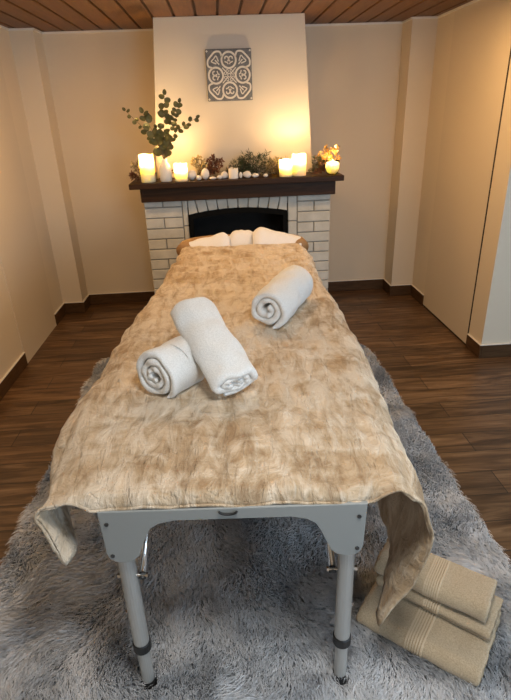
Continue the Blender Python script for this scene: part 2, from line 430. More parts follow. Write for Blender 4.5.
# ----------------------------------------------------- things on the mantel
LIGHTS = []
def lamp(name, loc, power, color=(1, .54, .17), size=.012):
    l = bpy.data.lights.new(name, 'POINT'); l.energy = power; l.color = color; l.shadow_soft_size = size
    o = bpy.data.objects.new(name, l); o.location = loc; col.objects.link(o); return o
def candle(x, y, r, h, label, power, wellp, lit=True, mat=WAX, well=.03):
    t = thing('pillar_candle', label, 'candle', (x, y, MZ), 0, None)
    bm = bmesh.new(); w = r*.80
    prof = [(0, 0), (r*.97, 0), (r, .003), (r, h*.5), (r*.995, h-.004), (r*.96, h), (r*.90, h-.001)]
    prof += [(w, h-.008), (w*.97, h-well), (w*.5, h-well-.002), (0, h-well-.002)]
    lathe(bm, prof, 36)
    for v in bm.verts:
        if v.co.z > h-.012: v.co.z += .003*math.sin(3*math.atan2(v.co.y, v.co.x)+x*20)
    bm_obj('wax_body', bm, mat, t, True)
    zf = h-well
    bm = bmesh.new(); tube(bm, [(0, 0, zf-.003), (.001, 0, zf+.012), (.003, 0, zf+.02)], .0016, 6); bm_obj('wick', bm, WICK, t)
    if lit:
        bm = bmesh.new(); lathe(bm, [(0, 0), (.005, .006), (.0068, .013), (.005, .024), (.0022, .034), (0, .041)], 12, (.003, 0, zf+.016)); bm_obj('flame', bm, FLAME, t, True)
        lamp('candle_glow', (x+.003, y, MZ+zf+.022), wellp*6, (1, .72, .40))
        lamp('candle_light', (x+.003, y, MZ+h+.035), power, size=.02)
    return t
CP = 2.2
candle(-.536, 4.10, .054, .195, 'tallest lit ivory pillar candle at the left end of the mantel', CP*1.15, 1.3, well=.075)
candle(-.288, 4.08, .050, .122, 'short lit ivory pillar candle just right of the vase', CP*.9, .9, well=.052)
candle(.500, 4.08, .050, .122, 'shorter of the two lit ivory pillar candles right of the pine sprigs', CP*.34, .9, well=.052)
candle(.605, 4.10, .052, .155, 'taller of the two lit ivory pillar candles right of the pine sprigs', CP*.4, 1.1, well=.06)
candle(.103, 4.09, .037, .074, 'small unlit white votive candle among the pebbles', 0, 0, False, WAXW, .005)
# glass votive at the right end
t = thing('candle_glass', 'rounded clear glass with a lit candle at the right end of the mantel', 'candle holder', (.855, 4.08, MZ))
bm = bmesh.new()
lathe(bm, [(0, 0), (.034, 0), (.048, .02), (.058, .055), (.056, .085), (.053, .1), (.0505, .1), (.0535, .085), (.0555, .055), (.046, .022), (.033, .006), (0, .006)], 32)
bm_obj('glass_cup', bm, GLASS, t, True)
bm = bmesh.new(); lathe(bm, [(0, .008), (.033, .008), (.0445, .023), (.0535, .052), (.0525, .078), (.045, .074), (.038, .058), (0, .056)], 32); bm_obj('wax_fill', bm, WAX, t, True)
bm = bmesh.new(); tube(bm, [(0, 0, .055), (.002, 0, .07)], .0015, 6); bm_obj('wick', bm, WICK, t)
bm = bmesh.new(); lathe(bm, [(0, 0), (.005, .006), (.0065, .013), (.0045, .024), (0, .038)], 12, (.002, 0, .068)); bm_obj('flame', bm, FLAME, t, True)
lamp('candle_glow', (.857, 4.08, MZ+.07), 4.0, (1, .70, .42)); lamp('candle_light', (.857, 4.08, MZ+.125), CP*.7, size=.02)

# vase with eucalyptus
VX, VY = -.402, 4.085
t = tag(link('vase', bpy.data.meshes.new('vase'), CERAMIC), 'white ceramic bottle vase holding eucalyptus between two candles', 'vase')
bm = bmesh.new()
lathe(bm, [(0, 0), (.038, 0), (.044, .006), (.046, .05), (.045, .095), (.036, .118), (.022, .135), (.0195, .15), (.022, .16), (.0195, .16), (.017, .15), (.019, .136), (.03, .115), (.04, .09), (.04, .02), (0, .012)], 32)
bmesh.ops.recalc_face_normals(bm, faces=bm.faces); bm.to_mesh(t.data); bm.free(); t.location = (VX, VY, MZ)
for p in t.data.polygons: p.use_smooth = True

def leaf(bm, c, d, nrm, L, W, cup=.15):
    d = Vector(d).normalized(); nrm = Vector(nrm); nrm = (nrm-d*nrm.dot(d)).normalized(); s = d.cross(nrm)
    c = Vector(c); vc = bm.verts.new(c+d*L*.5-nrm*L*cup); ring = []
    for k in range(10):
        a = 2*PI*k/10; px, py = math.cos(a), math.sin(a)
        ring.append(bm.verts.new(c+d*(L*.5+px*L*.5)+s*py*W*.5*(1-.12*px)))
    for k in range(10): bm.faces.new((vc, ring[k], ring[(k+1) % 10]))
def eucalyptus(end, mid, n, L, label, bend):
    # stem from the vase mouth to `end` (dx, dz from the mouth, plus y offset)
    base_ = Vector((VX, VY, MZ+.12))
    t = thing('eucalyptus_branch', label, 'eucalyptus branch', base_, 0, None)
    E_ = Vector(end)-base_; M_ = Vector(mid)-base_
    P = [Vector(p) for p in catmull([(0, 0, -.06), (0, 0, .03), M_, E_], 40)]
    bm = bmesh.new(); tube(bm, P, [.0026-.0016*i/39 for i in range(40)], 6); bm_obj('stem', bm, TWIG, t, True)
    bm = bmesh.new()
    for i in range(n):
        q = .42+.58*i/(n-1); k = min(38, int(q*39)); p = P[k]; tdir = (P[k+1]-P[k]).normalized()
        sgn = 1 if i % 2 else -1; side = tdir.cross(Vector((0, 1, 0))).normalized()
        for s in ((sgn, -sgn) if i < n-1 and random.random() < .35 else (sgn,)):
            dr = side*s*random.uniform(.6, 1)+tdir*random.uniform(.2, .8)+Vector((0, random.uniform(-.5, .5), 0))
            sc = L*random.uniform(.75, 1.15)*(1-.3*q)
            leaf(bm, p, dr, Vector((random.uniform(-.5, .5), -1, random.uniform(-.3, .7))), sc, sc*random.uniform(.75, 1), .12)
    leaf(bm, P[-1], P[-1]-P[-3], (0, -1, .2), L*.6, L*.45)
    bm_obj('leaves', bm, EUC, t)
eucalyptus((-.645, 4.12, 1.685), (-.50, 4.10, 1.53), 9, .05, 'thin eucalyptus branch reaching farthest left from the white vase', 0)
eucalyptus((-.515, 4.05, 1.665), (-.445, 4.06, 1.50), 11, .072, 'round-leaved eucalyptus branch leaning left above the tallest candle', 0)
eucalyptus((-.355, 4.08, 1.775), (-.385, 4.08, 1.53), 14, .066, 'tallest upright eucalyptus branch in the white vase', 0)
eucalyptus((-.262, 4.12, 1.725), (-.345, 4.10, 1.54), 13, .056, 'second tallest eucalyptus branch, leaning slightly right', 0)
eucalyptus((-.145, 4.06, 1.622), (-.31, 4.06, 1.52), 11, .054, 'low eucalyptus branch reaching far right from the white vase', 0)
eucalyptus((-.44, 4.12, 1.56), (-.415, 4.12, 1.45), 8, .055, 'shortest eucalyptus branch just above the vase mouth', 0)

# pebbles
def pebble(x, y, rx, ry, rz, label, rot=0):
    bm = bmesh.new(); bmesh.ops.create_icosphere(bm, subdivisions=3, radius=1)
    for v in bm.verts:
        d = 1+.12*noise.noise(v.co*1.3+Vector((x*40, y, 0))); v.co = Vector((v.co.x*rx*d, v.co.y*ry*d, v.co.z*rz*d))
    zmin = min(v.co.z for v in bm.verts)
    for v in bm.verts: v.co.z -= zmin
    o = bm_obj('pebble', bm, PEBBLE, None, True); o.location = (x, y, MZ); o.rotation_euler.z = rot
    tag(o, label, 'pebble', 'white pebbles on the mantel')
pebble(-.208, 4.10, .034, .030, .036, 'largest round white pebble touching the short left candle')
pebble(-.158, 4.07, .021, .019, .018, 'small white pebble between the largest round one and the egg-shaped one')
pebble(-.108, 4.10, .031, .026, .041, 'tall egg-shaped white pebble standing upright on the mantel')
pebble(-.053, 4.075, .026, .018, .011, 'flattest white pebble lying right of the egg-shaped one')
pebble(-.003, 4.08, .020, .017, .015, 'small low white pebble between the flat one and the rounded one left of the votive')
pebble(.034, 4.10, .030, .024, .027, 'rounded white pebble just left of the small white votive candle', .3)
pebble(.158, 4.08, .013, .016, .023, 'narrow white pebble just right of the small white votive candle')
pebble(.207, 4.08, .033, .024, .025, 'broad white pebble, second to the right of the small votive candle')
pebble(.268, 4.08, .028, .020, .016, 'low white pebble, third to the right of the small votive candle', .2)
pebble(.345, 4.075, .018, .015, .013, 'lone small white pebble nearest the two right-hand candles')

# evergreen and dried sprigs lying behind the pebbles
def sprig(x, y, ang, tilt, L, nl, mat, label, cat='pine sprig', name='pine_sprig', dens=46, wid=.0022):
    t = thing(name, label, cat, (x, y, MZ), 0, 'evergreen and dried sprigs on the mantel')
    L *= 1.22; dens = int(dens*1.5)
    d = Vector((math.cos(ang)*math.cos(tilt), -.12, math.sin(tilt)+.02)).normalized()
    stems = [(Vector((0, 0, .008)), d, L)]
    for k in range(5):
        q = .2+.15*k; s = 1 if k % 2 else -1
        dd = (d+Vector((-d.z*s*.8, random.uniform(-.4, .1), abs(d.x)*s*.8))).normalized(); 
        if dd.z < .05: dd.z = .12
        stems.append((Vector((0, 0, .008))+d*L*q, dd, L*(.62-.06*k)))
    bs = bmesh.new(); bl = bmesh.new()
    for p, dr, l in stems:
        tube(bs, [p, p+dr*l*.5, p+dr*l+Vector((0, 0, .004))], [.0022, .0016, .001], 5)
        for i in range(dens):
            q = p+dr*l*random.uniform(.05, 1.0)
            a = random.uniform(0, 2*PI); sd = dr.orthogonal().normalized(); sd.rotate(Matrix.Rotation(a, 3, dr))
            nd = (dr*random.uniform(.3, .9)+sd).normalized(); e_ = q+nd*nl*random.uniform(.7, 1.1)
            if e_.z < .004: e_.z = .004
            if e_.y+y > 4.295: e_.y = 4.295-y
            w = nd.cross(Vector((random.uniform(-1, 1), random.uniform(-1, 1), random.uniform(-1, 1)))).normalized()*wid
            m_ = (q+e_)/2
            a1 = bl.verts.new(q); a2 = bl.verts.new(m_+w); a3 = bl.verts.new(e_); a4 = bl.verts.new(m_-w); bl.faces.new((a1, a2, a3, a4))
    bm_obj('stem', bs, TWIG, t); bm_obj('needles' if name == 'pine_sprig' else 'leaves', bl, mat, t)
sprig(-.13, 4.20, 1.9, .75, .12, .03, PALE, 'pale dried sprig rising behind the egg-shaped pebble', 'dried sprig', 'dried_sprig', 26, .005)
sprig(-.10, 4.18, .8, .8, .13, .032, DRY, 'russet dried sprig leaning right behind the flat pebbles', 'dried sprig', 'dried_sprig', 30, .006)
sprig(-.22, 4.23, .2, .25, .15, .035, PINE, 'dark pine sprig behind the largest round pebble')
sprig(-.02, 4.22, .1, .22, .17, .038, PINE, 'dark low pine sprig behind the small votive candle')
sprig(.14, 4.2, .5, .75, .16, .042, PINE, 'tallest bushy pine sprig, right of the small votive candle')
sprig(.20, 4.22, .3, .45, .19, .042, PINE, 'bushy pine sprig behind the broad white pebble')
sprig(.30, 4.19, .2, .38, .15, .038, PALE, 'pale green sprig in front of the pine behind the low pebbles', 'dried sprig', 'dried_sprig', 34, .003)
sprig(.36, 4.22, .1, .26, .16, .038, PINE, 'dark pine sprig running behind the shorter right-hand candle')
sprig(.30, 4.24, 2.6, .6, .14, .04, PINE, 'pine sprig at the back leaning left against the chimney breast')
sprig(.68, 4.16, .6, .62, .12, .03, PINE, 'dark pine sprig beside the taller right-hand candle')
sprig(.70, 4.12, .4, .3, .10, .024, DRY, 'russet dried sprig lying left of the glass candle holder', 'dried sprig', 'dried_sprig', 30, .005)
sprig(.74, 4.16, .9, .9, .12, .028, GOLD, 'gold-coloured sprig rising left of the glass candle holder', 'gold sprig', 'gold_sprig', 26, .005)
sprig(.84, 4.20, 1.2, 1.1, .15, .026, GOLD, 'gold-coloured sprig rising behind the glass candle holder', 'gold sprig', 'gold_sprig', 26, .005)
sprig(-.60, 4.18, 2.6, .55, .07, .024, DRY, 'russet dried sprig at the left end of the mantel', 'dried sprig', 'dried_sprig', 22, .004)
sprig(-.605, 4.2, 1.9, 1.1, .11, .022, PALE, 'pale dried sprig standing behind the tallest candle', 'dried sprig', 'dried_sprig', 22, .004)
sprig(-.47, 4.2, .4, .5, .09, .024, DRY, 'russet dried sprig between the tallest candle and the vase', 'dried sprig', 'dried_sprig', 22, .004)

# ----------------------------------------------------------- massage table
TH = -.0594; TX, TY = -.02, 1.0
TLEN = 2.32
def topz(v): return .765+max(0, v-.95)*.067          # the head section is slightly raised
tab = thing('massage_table', 'portable massage table with grey end panel and aluminium telescopic legs', 'massage table', (TX, TY, 0), TH)
HW = .36
bm = bmesh.new()
vs = []
for v in (.026, .045, .95, 2.28, TLEN):
    w = HW-(.02 if v in (.026, TLEN) else 0)
    z1 = topz(v); vs.append([bm.verts.new(p) for p in ((-w, v, z1-.06), (w, v, z1-.06), (w, v, z1), (-w, v, z1))])
for a, b in zip(vs, vs[1:]):
    for k in range(4): bm.faces.new((a[k], a[(k+1) % 4], b[(k+1) % 4], b[k]))
bm.faces.new(vs[0]); bm.faces.new(vs[-1][::-1])
bmesh.ops.recalc_face_normals(bm, faces=bm.faces)
bmesh.ops.bevel(bm, geom=[e for e in bm.edges if len(e.link_faces) == 2 and e.calc_face_angle() > .5], offset=.014, segments=3, affect='EDGES')
bm_obj('tabletop', bm, VINYL, tab, True)
bm = bmesh.new()
for s in (-1, 1):
    box(bm, s*.325-.012, s*.325+.012, .05, 1.15, .655, .703, .003); box(bm, s*.325-.012, s*.325+.012, 1.17, 2.27, .66, .708, .003)
bm_obj('side_rail', bm, ALU, tab)
def end_panel(v0, z):
    P = []
    L = [(-.342, .74), (-.338, .60), (-.332, .578), (-.315, .567), (-.29, .565), (-.268, .572), (-.252, .588), (-.240, .622), (-.230, .655), (-.215, .684), (-.19, .700), (-.15, .706)]
    pts = [(x, zz+z) for x, zz in L]; pts += [(-x, zz) for x, zz in pts[::-1]]
    bm = bmesh.new(); prism(bm, [(p[0], p[1]-(.045 if p[1] > .73+z else 0)*0) for p in pts], 'Y', v0, v0+.024, .003)
    e = bm_obj('end_panel', bm, PANELM, tab)
    for sx in (-1, 1):
        for zz in (.70, .592):
            bm = bmesh.new(); tube(bm, [(sx*.322, v0-.003, zz+z), (sx*.322, v0+.002, zz+z)], .0055, 12); bm_obj('screw', bm, SCREW, e)
    return e
end_panel(.012, .008); end_panel(2.27, 0)
RT = .0235
for vy in (.048, 2.262):
    dy = 1 if vy < 1 else -1
    for sx in (-1, 1):
        X = sx*.302
        bm = bmesh.new(); tube(bm, [(X, vy, .66), (X, vy, .215)], RT, 20); lg = bm_obj('leg', bm, ALU, tab, False)
        bm = bmesh.new(); tube(bm, [(X, vy, .217), (X, vy, .214), (X, vy, .185), (X, vy, .182)], [RT+.001, RT+.0035, RT+.0035, RT+.001], 20); bm_obj('clamp_ring', bm, RUBBER, lg)
        bm = bmesh.new(); tube(bm, [(X, vy, .2), (X, vy, .035)], RT-.004, 20); bm_obj('lower_tube', bm, ALU, lg)
        bm = bmesh.new(); tube(bm, [(X, vy, .042), (X, vy, .035), (X, vy, .014), (X, vy, .009)], [RT-.002, RT+.001, RT+.001, RT-.004], 20); bm_obj('rubber_foot', bm, RUBBER, lg)
        for zz in (.345,):
            bm = bmesh.new(); tube(bm, [(X+sx*(RT-.002), vy, zz), (X+sx*(RT+.005), vy, zz)], .0055, 10); bm_obj('push_button', bm, CHROME, lg)
        xb = X-sx*.036
        bm = bmesh.new(); tube(bm, [(xb, vy, .478), (xb+sx*.0, vy+dy*.12, .558), (xb, vy+dy*.30, .69)], .0095, 12)
        br = bm_obj('brace', bm, CHROME, tab, True)
        bm = bmesh.new(); tube(bm, [(xb, vy-dy*.003, .476), (xb, vy+dy*.009, .484)], .0112, 12); bm_obj('end_cap', bm, RUBBER, br)
        bm = bmesh.new(); tube(bm, [(X+sx*(RT+.006), vy, .487), (xb-sx*.016, vy, .487)], .0042, 8)
        tube(bm, [(X+sx*(RT+.008), vy, .487), (X+sx*RT, vy, .487)], .0075, 6); tube(bm, [(xb-sx*.017, vy, .487), (xb-sx*.011, vy, .487)], .0075, 6); bm_obj('bolt', bm, CHROME, br)
# black ring under the hem
bm = bmesh.new()
tube(bm, [(.022*math.cos(a), 0, .009*math.sin(a)) for a in np.linspace(PI, 2*PI, 14)], .0032, 8)
bm.transform(Matrix.Translation((-.01, .006, .742))); bm_obj('carry_ring', bm, RUBBER, tab, True)
# head cradle of tan vinyl beyond the blanket
bm = bmesh.new()
pts = [Vector(p) for p in catmull([(-.385, 2.33, .835), (-.345, 2.42, .845), (-.18, 2.49, .845), (0, 2.50, .840), (.18, 2.49, .845), (.345, 2.42, .845), (.385, 2.33, .835)], 40)]
tube(bm, pts, [.052+.006*math.sin(PI*i/39) for i in range(40)], 20); bm_obj('head_cradle', bm, VINYL, tab, True)

# ----------------------------------------------------------------- blanket
def lerp(a, b, t): return a+(b-a)*t
def sm(t): t = max(0, min(1, t)); return t*t*(3-2*t)
R0 = [(0, 0), (.045, .0), (.085, -.018), (.122, -.065), (.145, -.145), (.145, -.22), (.10, -.36), (.03, -.495)]
R1 = [(0, 0), (.045, .0), (.100, -.014), (.150, -.055), (.170, -.13), (.168, -.25), (.165, -.36), (.155, -.47)]
R2 = [(0, 0), (.016, -.004), (.034, -.02), (.046, -.06), (.05, -.13), (.05, -.24), (.05, -.35), (.05, -.46)]
L0 = [(0, 0), (.045, -.004), (.085, -.014), (.118, -.034), (.128, -.062), (.118, -.105), (.10, -.155), (.08, -.215)]
L1 = [(0, 0), (.06, .0), (.125, -.010), (.180, -.040), (.210, -.085), (.215, -.15), (.210, -.22), (.200, -.29)]
L2 = [(0, 0), (.012, -.006), (.025, -.025), (.030, -.06), (.030, -.11), (.030, -.18), (.030, -.25), (.030, -.31)]
def blend(A, B, C, v, n):
    pa, pb, pc = (catmull(X, n) for X in (A, B, C)); o = []
    a = sm(v/.38); 
    b = max(0, min(1, (v-.9)/1.4))
    return [lerp(lerp(p, q, a), r, b) for p, q, r in zip(pa, pb, pc)]
NL, NT, NR, NV = 34, 120, 46, 250
def wr(u, v):
    """plush creases"""
    wu, wv = u+.05*fbm(u*2.3, v*2.1, 4.4, 2), v+.08*fbm(u*2.6, v*1.9, 6.6, 2)
    a = .010*fbm(wu*3.2+1.7, wv*2.6, 2.1, 3)
    a += .0042*(1-abs(fbm(wu*7+wv*3+3, wv*3.4-wu*2, 5.3, 3))*2.2)
    a += .0022*(1-abs(fbm(wu*13-wv*4, wv*7+wu*5, 7.7, 2))*2.2)
    a += .0010*fbm(wu*34, wv*24, 1.1, 3)
    m_ = math.exp(-((v-.30)/.30)**2)
    a += .0085*m_*math.sin(wu*52+4*wv*wu*3+5*fbm(u*2, v*3, 8, 2))*sm((.28-abs(u-.02))/.2)*(.4+.6*abs(fbm(u*4, v*2, 3.3, 2)))
    b_ = math.exp(-((v-2.0)/.35)**2)
    a += .0045*b_*math.sin(wv*60+6*fbm(u*3, v*2, 9, 2))
    return a
rows = []
for i in range(NV):
    q = i/(NV-1)
    v = 2.34-q*2.341
    drop = 0; ve = v
    lim = .05
    if v < lim:
        s = lim-v; rr = .03; ang = min(s/rr, PI/2)
        ve = lim-rr*math.sin(ang); drop = rr*(1-math.cos(ang))+max(0, s-rr*PI/2)
    zt = topz(max(ve, 0))+.016
    if v > 2.29: zt -= .05*((v-2.29)/.05)**2
    vv = max(v, 0)
    lp = blend(L0, L1, L2, vv, NL); rp = blend(R0, R1, R2, vv, NR)
    row = []
    for k in range(NL-1, 0, -1):
        o, z = lp[k]; f = k/(NL-1); d = wr(-HW-o-f*.1, v)*(1+1.2*f)
        w = math.exp(-f*9)
        row.append((-HW-o-d*.9, ve+.012*f*fbm(f*3, v*4, 3)-(1-w)*(.0), zt+z-drop*w+d*(1-f)*.8+.02*f*fbm(v*3.1, f*2, 9, 2)))
    for k in range(NT):
        u = -HW+2*HW*k/(NT-1); d = wr(u, v)*(1 if v > .03 else .6)
        row.append((u, ve-(.004*fbm(u*7, 2, 4) if v < .03 else 0), zt-drop+d+.014*fbm(u*5, 7.7, 1, 3)*sm((.05-v)/.05)))
    for k in range(1, NR):
        o, z = rp[k]; f = k/(NR-1); d = wr(HW+o+f*.15, v)*(1+1.4*f)
        w = math.exp(-f*9)
        row.append((HW+o+d*.9, ve+.015*f*fbm(f*3, v*4, 6), zt+z-drop*w+d*(1-f)*.8+.015*f*fbm(v*3.3, f*2, 4, 2)))
    rows.append(row)
W_ = len(rows[0])
V = [p for r in rows for p in r]
F = [(i*W_+k, i*W_+k+1, (i+1)*W_+k+1, (i+1)*W_+k) for i in range(NV-1) for k in range(W_-1)]
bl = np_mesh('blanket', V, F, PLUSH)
bl.location = (TX, TY, 0); bl.rotation_euler.z = TH
md = bl.modifiers.new('thick', 'SOLIDIFY'); md.thickness = .007; md.offset = 1
tag(bl, 'beige plush blanket draped over the massage table with hanging corners', 'blanket')
# rolled stitched hem along the near edge
bm = bmesh.new(); tube(bm, [Vector(p)+Vector((0, -.001, .0015)) for p in rows[-1]], .0042, 8)
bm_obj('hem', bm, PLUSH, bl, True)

def tw(u, v, z):  # table-frame point to world
    c, s = math.cos(TH), math.sin(TH); return Vector((TX+u*c-v*s, TY+u*s+v*c, z))
def uv(x, y):
    c, s = math.cos(TH), math.sin(TH); x -= TX; y -= TY; return (x*c+y*s, -x*s+y*c)
def surf(x, y):
    u, v = uv(x, y); return topz(v)+.022

# ----------------------------------------------- rolled and folded towels
def ribbon_solid(C, half, L, nl=24, bulge=.006, wob=.004, seed=0., lscale=1., rnd=.006):
    """solid cloth ribbon: 2D centre line C (list of (a,z)), half thickness, extruded along x for L"""
    C = [Vector((c[0], c[1])) for c in C]; n = len(C)
    N = []
    for i in range(n):
        t = (C[min(i+1, n-1)]-C[max(i-1, 0)]).normalized(); N.append(Vector((-t.y, t.x)))
    xs = [0, rnd*.3, rnd]+[rnd+(L-2*rnd)*k/(nl-1) for k in range(1, nl-1)]+[L-rnd, L-rnd*.3, L]
    hf = [.45, .8, 1]+[1]*(nl-2)+[1, .8, .45]
    V, F = [], []
    for x, h in zip(xs, hf):
        for i in range(n):
            hh = half*h
            e_ = min(i, n-1-i); hh *= (.5, .85, 1)[min(e_, 2)]
            for s in (1, -1):
                p = C[i]+N[i]*s*hh
                w = wob*noise.noise(Vector((x*14+seed, p.x*16, p.y*16)))
                p = p+N[i]*w
                V.append((x-L/2+wob*1.2*noise.noise(Vector((i*.25, seed, x*3)))*(1 if x < L/2 else -1), p.x, p.y))
    m = len(xs); I = lambda a, i, s: (a*n+i)*2+s
    for a in range(m-1):
        for i in range(n-1):
            F.append((I(a, i, 0), I(a, i+1, 0), I(a+1, i+1, 0), I(a+1, i, 0)))
            F.append((I(a, i, 1), I(a+1, i, 1), I(a+1, i+1, 1), I(a, i+1, 1)))
        for i in (0, n-1): F.append((I(a, i, 0), I(a+1, i, 0), I(a+1, i, 1), I(a, i, 1)))
    for a in (0, m-1):
        for i in range(n-1): F.append((I(a, i, 0), I(a, i, 1), I(a, i+1, 1), I(a, i+1, 0)))
    return V, F

def roll_curve(R, turns, squash=.92, a_end=-.9, core=.018, seed=0):
    n = int(turns*34); out = []
    for i in range(n+1):
        q = i/n; th = a_end-(1-q)*turns*2*PI; r = core+(R-core)*q
        r *= 1+.05*noise.noise(Vector((math.cos(th)*1.2, math.sin(th)*1.2, seed)))
        z = r*math.sin(th)*squash
        out.append((r*math.cos(th), z))
    return out
def rolled_towel(p0, p1, R, turns, L, label, a_end, squash=.92, tele=0., seed=0., core=.016):
    p0, p1 = Vector(p0), Vector(p1); d = (p1-p0).normalized()
    C = roll_curve(R, turns, squash, a_end, core, seed); half = (R-core)/turns*.47
    V, F = ribbon_solid(C, half, L, 26, wob=.009, seed=seed, rnd=.016)
    n = len(C); W2 = []
    zmin = min(v[2] for v in V)
    for j, (x, a, z) in enumerate(V):
        i = (j//2) % n; q = i/(n-1)
        x = x*(1-.00*q) + tele*(1-q)*(-1 if x < 0 else 1)
        z = max(z, zmin+.010+.0*(z-zmin))
        W2.append((x, a, z-zmin-.010))
    o = np_mesh('rolled_towel', W2, F, TERRYW)
    c = p0+d*(L/2)
    y_ = Vector((0, 0, 1)).cross(d).normalized(); z_ = d.cross(y_)
    M3 = Matrix((d, y_, z_)).transposed().to_4x4(); M3.translation = c
    o.matrix_world = M3
    tag(o, label, 'towel', 'white rolled towels on the blanket')
    return o
def on(x, y, dz=0): return (x, y, surf(x, y)+dz)
rolled_towel(on(-.262, 1.550), on(-.133, 1.718), .090, 3.0, .18, 'short rolled white towel with its spiral end facing forward left', -2.2, .93, seed=2.2)
rolled_towel((.000, 1.505, .797), (-.150, 1.815, .952), .087, 2.6, .385, 'long rolled white towel leaning diagonally on the short rolled one', -1.2, .55, seed=5.1)
rolled_towel(on(.168, 2.065), on(.341, 2.397), .086, 2.4, .36, 'rolled white towel lying alone near the head of the table', -1.9, .95, seed=8.4)

# beige stack on the rug
SA = math.atan2(-.636, .771)
SP = Vector((.381, 1.203, 0)); SL = Vector((math.cos(SA), math.sin(SA), 0)); SW = Vector((-math.sin(SA), math.cos(SA), 0))
def serp(w, n, t, gap, z0, first=1):
    """folded cloth seen end-on: n layers of width w"""
    out = []; z = z0+t/2; s = first; step = t+gap; a = [0.0, w]
    r = step/2
    for k in range(n):
        xs = np.linspace(r+.002, w-r-.002, 26); xs = xs if s > 0 else xs[::-1]
        out += [(x, z+.0015*math.sin(x*40+k)) for x in xs]
        if k < n-1:
            cx = (w-r-.002) if s > 0 else (r+.002); cz = z+step/2
            for a_ in np.linspace(-PI/2, PI/2, 9)[1:-1]: out.append((cx+s*r*math.cos(a_), cz+r*math.sin(a_)))
        z += step; s = -s
    return out
def folded_towel(l0, L, w0, w, n, t, gap, z0, label, first=-1, seed=0., band=(.40, .56), sag=0., rot=0.):
    C = serp(w, n, t, gap, 0, first)
    C = [(a, z) for a, z in C]
    V, F = ribbon_solid(C, t/2, L, 30, wob=.004, seed=seed, rnd=.008)
    f = lambda p: (p[0], p[1], max(0, p[2])-sag*(p[2] > .0)*math.cos(p[0]/L*PI)*0)
    o = np_mesh('folded_towel', [f(p) for p in V], F, TERRYB)
    c = SP+SL*(l0+L/2)+SW*w0
    o.location = (c.x, c.y, z0); o.rotation_euler.z = SA+rot
    tag(o, label, 'towel', 'folded beige towels on the rug')
    b0, b1 = band; k = 7
    bm_ = bmesh.new(); bw = (b1-b0)*L
    for j in range(k):
        x0 = -L/2+b0*L+bw*j/k; wd = bw/k*(.72 if 0 < j < k-1 else .9)
        V2, F2 = ribbon_solid(C, t/2+.0022, wd, 3, wob=0, seed=seed, rnd=.001)
        vs = [bm_.verts.new((p[0]+x0+wd/2, p[1]+0, max(.0005, p[2]))) for p in V2]
        for q in F2:
            try: bm_.faces.new([vs[i] for i in q])
            except ValueError: pass
    bm_obj('woven_band', bm_, BANDM, o)
    return o
Z0 = .026
folded_towel(0, .405, 0, .29, 2, .030, .004, Z0, 'largest folded beige towel at the bottom of the stack on the rug', -1, 1.1, (.42, .57))
folded_towel(.012, .385, .115, .175, 3, .0095, .0085, Z0+.068, 'thin folded beige towel in the middle of the stack on the rug', 1, 3.3, (.44, .58), rot=-.02)
folded_towel(.0, .375, .135, .155, 2, .033, .003, Z0+.118, 'thick folded beige towel on top of the stack on the rug', -1, 6.2, (.46, .60), rot=.03)

# white cloths on the head cradle
def cloth(name, pts_fn, nu, nv, mat, label, cat, th=.012):
    V = [pts_fn(i/(nu-1), j/(nv-1)) for i in range(nu) for j in range(nv)]
    F = [(i*nv+j, (i+1)*nv+j, (i+1)*nv+j+1, i*nv+j+1) for i in range(nu-1) for j in range(nv-1)]
    o = np_mesh(name, V, F, mat)
    o.location = (TX, TY, 0); o.rotation_euler.z = TH
    m_ = o.modifiers.new('thick', 'SOLIDIFY'); m_.thickness = th*1.4; m_.offset = 1
    m_ = o.modifiers.new('soft', 'SUBSURF'); m_.levels = 1; m_.render_levels = 1
    return tag(o, label, cat, 'white cloths at the head of the table')
def wing(s):
    def f(a, b):      # a: from the inner raised end to the outer low end, b: front to back
        u = s*(.075+.31*a**.9)
        v = 2.30+.21*b-.05*a*b
        top = .948-.068*a**.9+(.010 if s > 0 else 0)*(1-a)
        z = top-.075*(2*b-.85)**2+.008*fbm(a*4, b*4, s*3.0)
        if b < .35: z -= (.35-b)*.10
        if a < .15: z -= 2.2*(.15-a)**2
        return (u, v, z)
    return f
cloth('folded_cloth', wing(-1), 24, 16, LINEN, 'white folded cloth on the left side of the head cradle', 'cloth')
cloth('folded_cloth', wing(1), 24, 16, LINEN, 'white folded cloth on the right side of the head cradle', 'cloth')
def mid(a, b):
    u = -.085+.17*a; v = 2.34+.15*b
    return (u, v, .930-.05*(2*a-1)**4-.05*(2*b-.9)**2-.18*max(0, .4-b)+.010*fbm(a*6, b*3, 7.))
cloth('crumpled_cloth', mid, 14, 12, LINEN, 'white crumpled cloth between the two folded cloths at the table head', 'cloth')

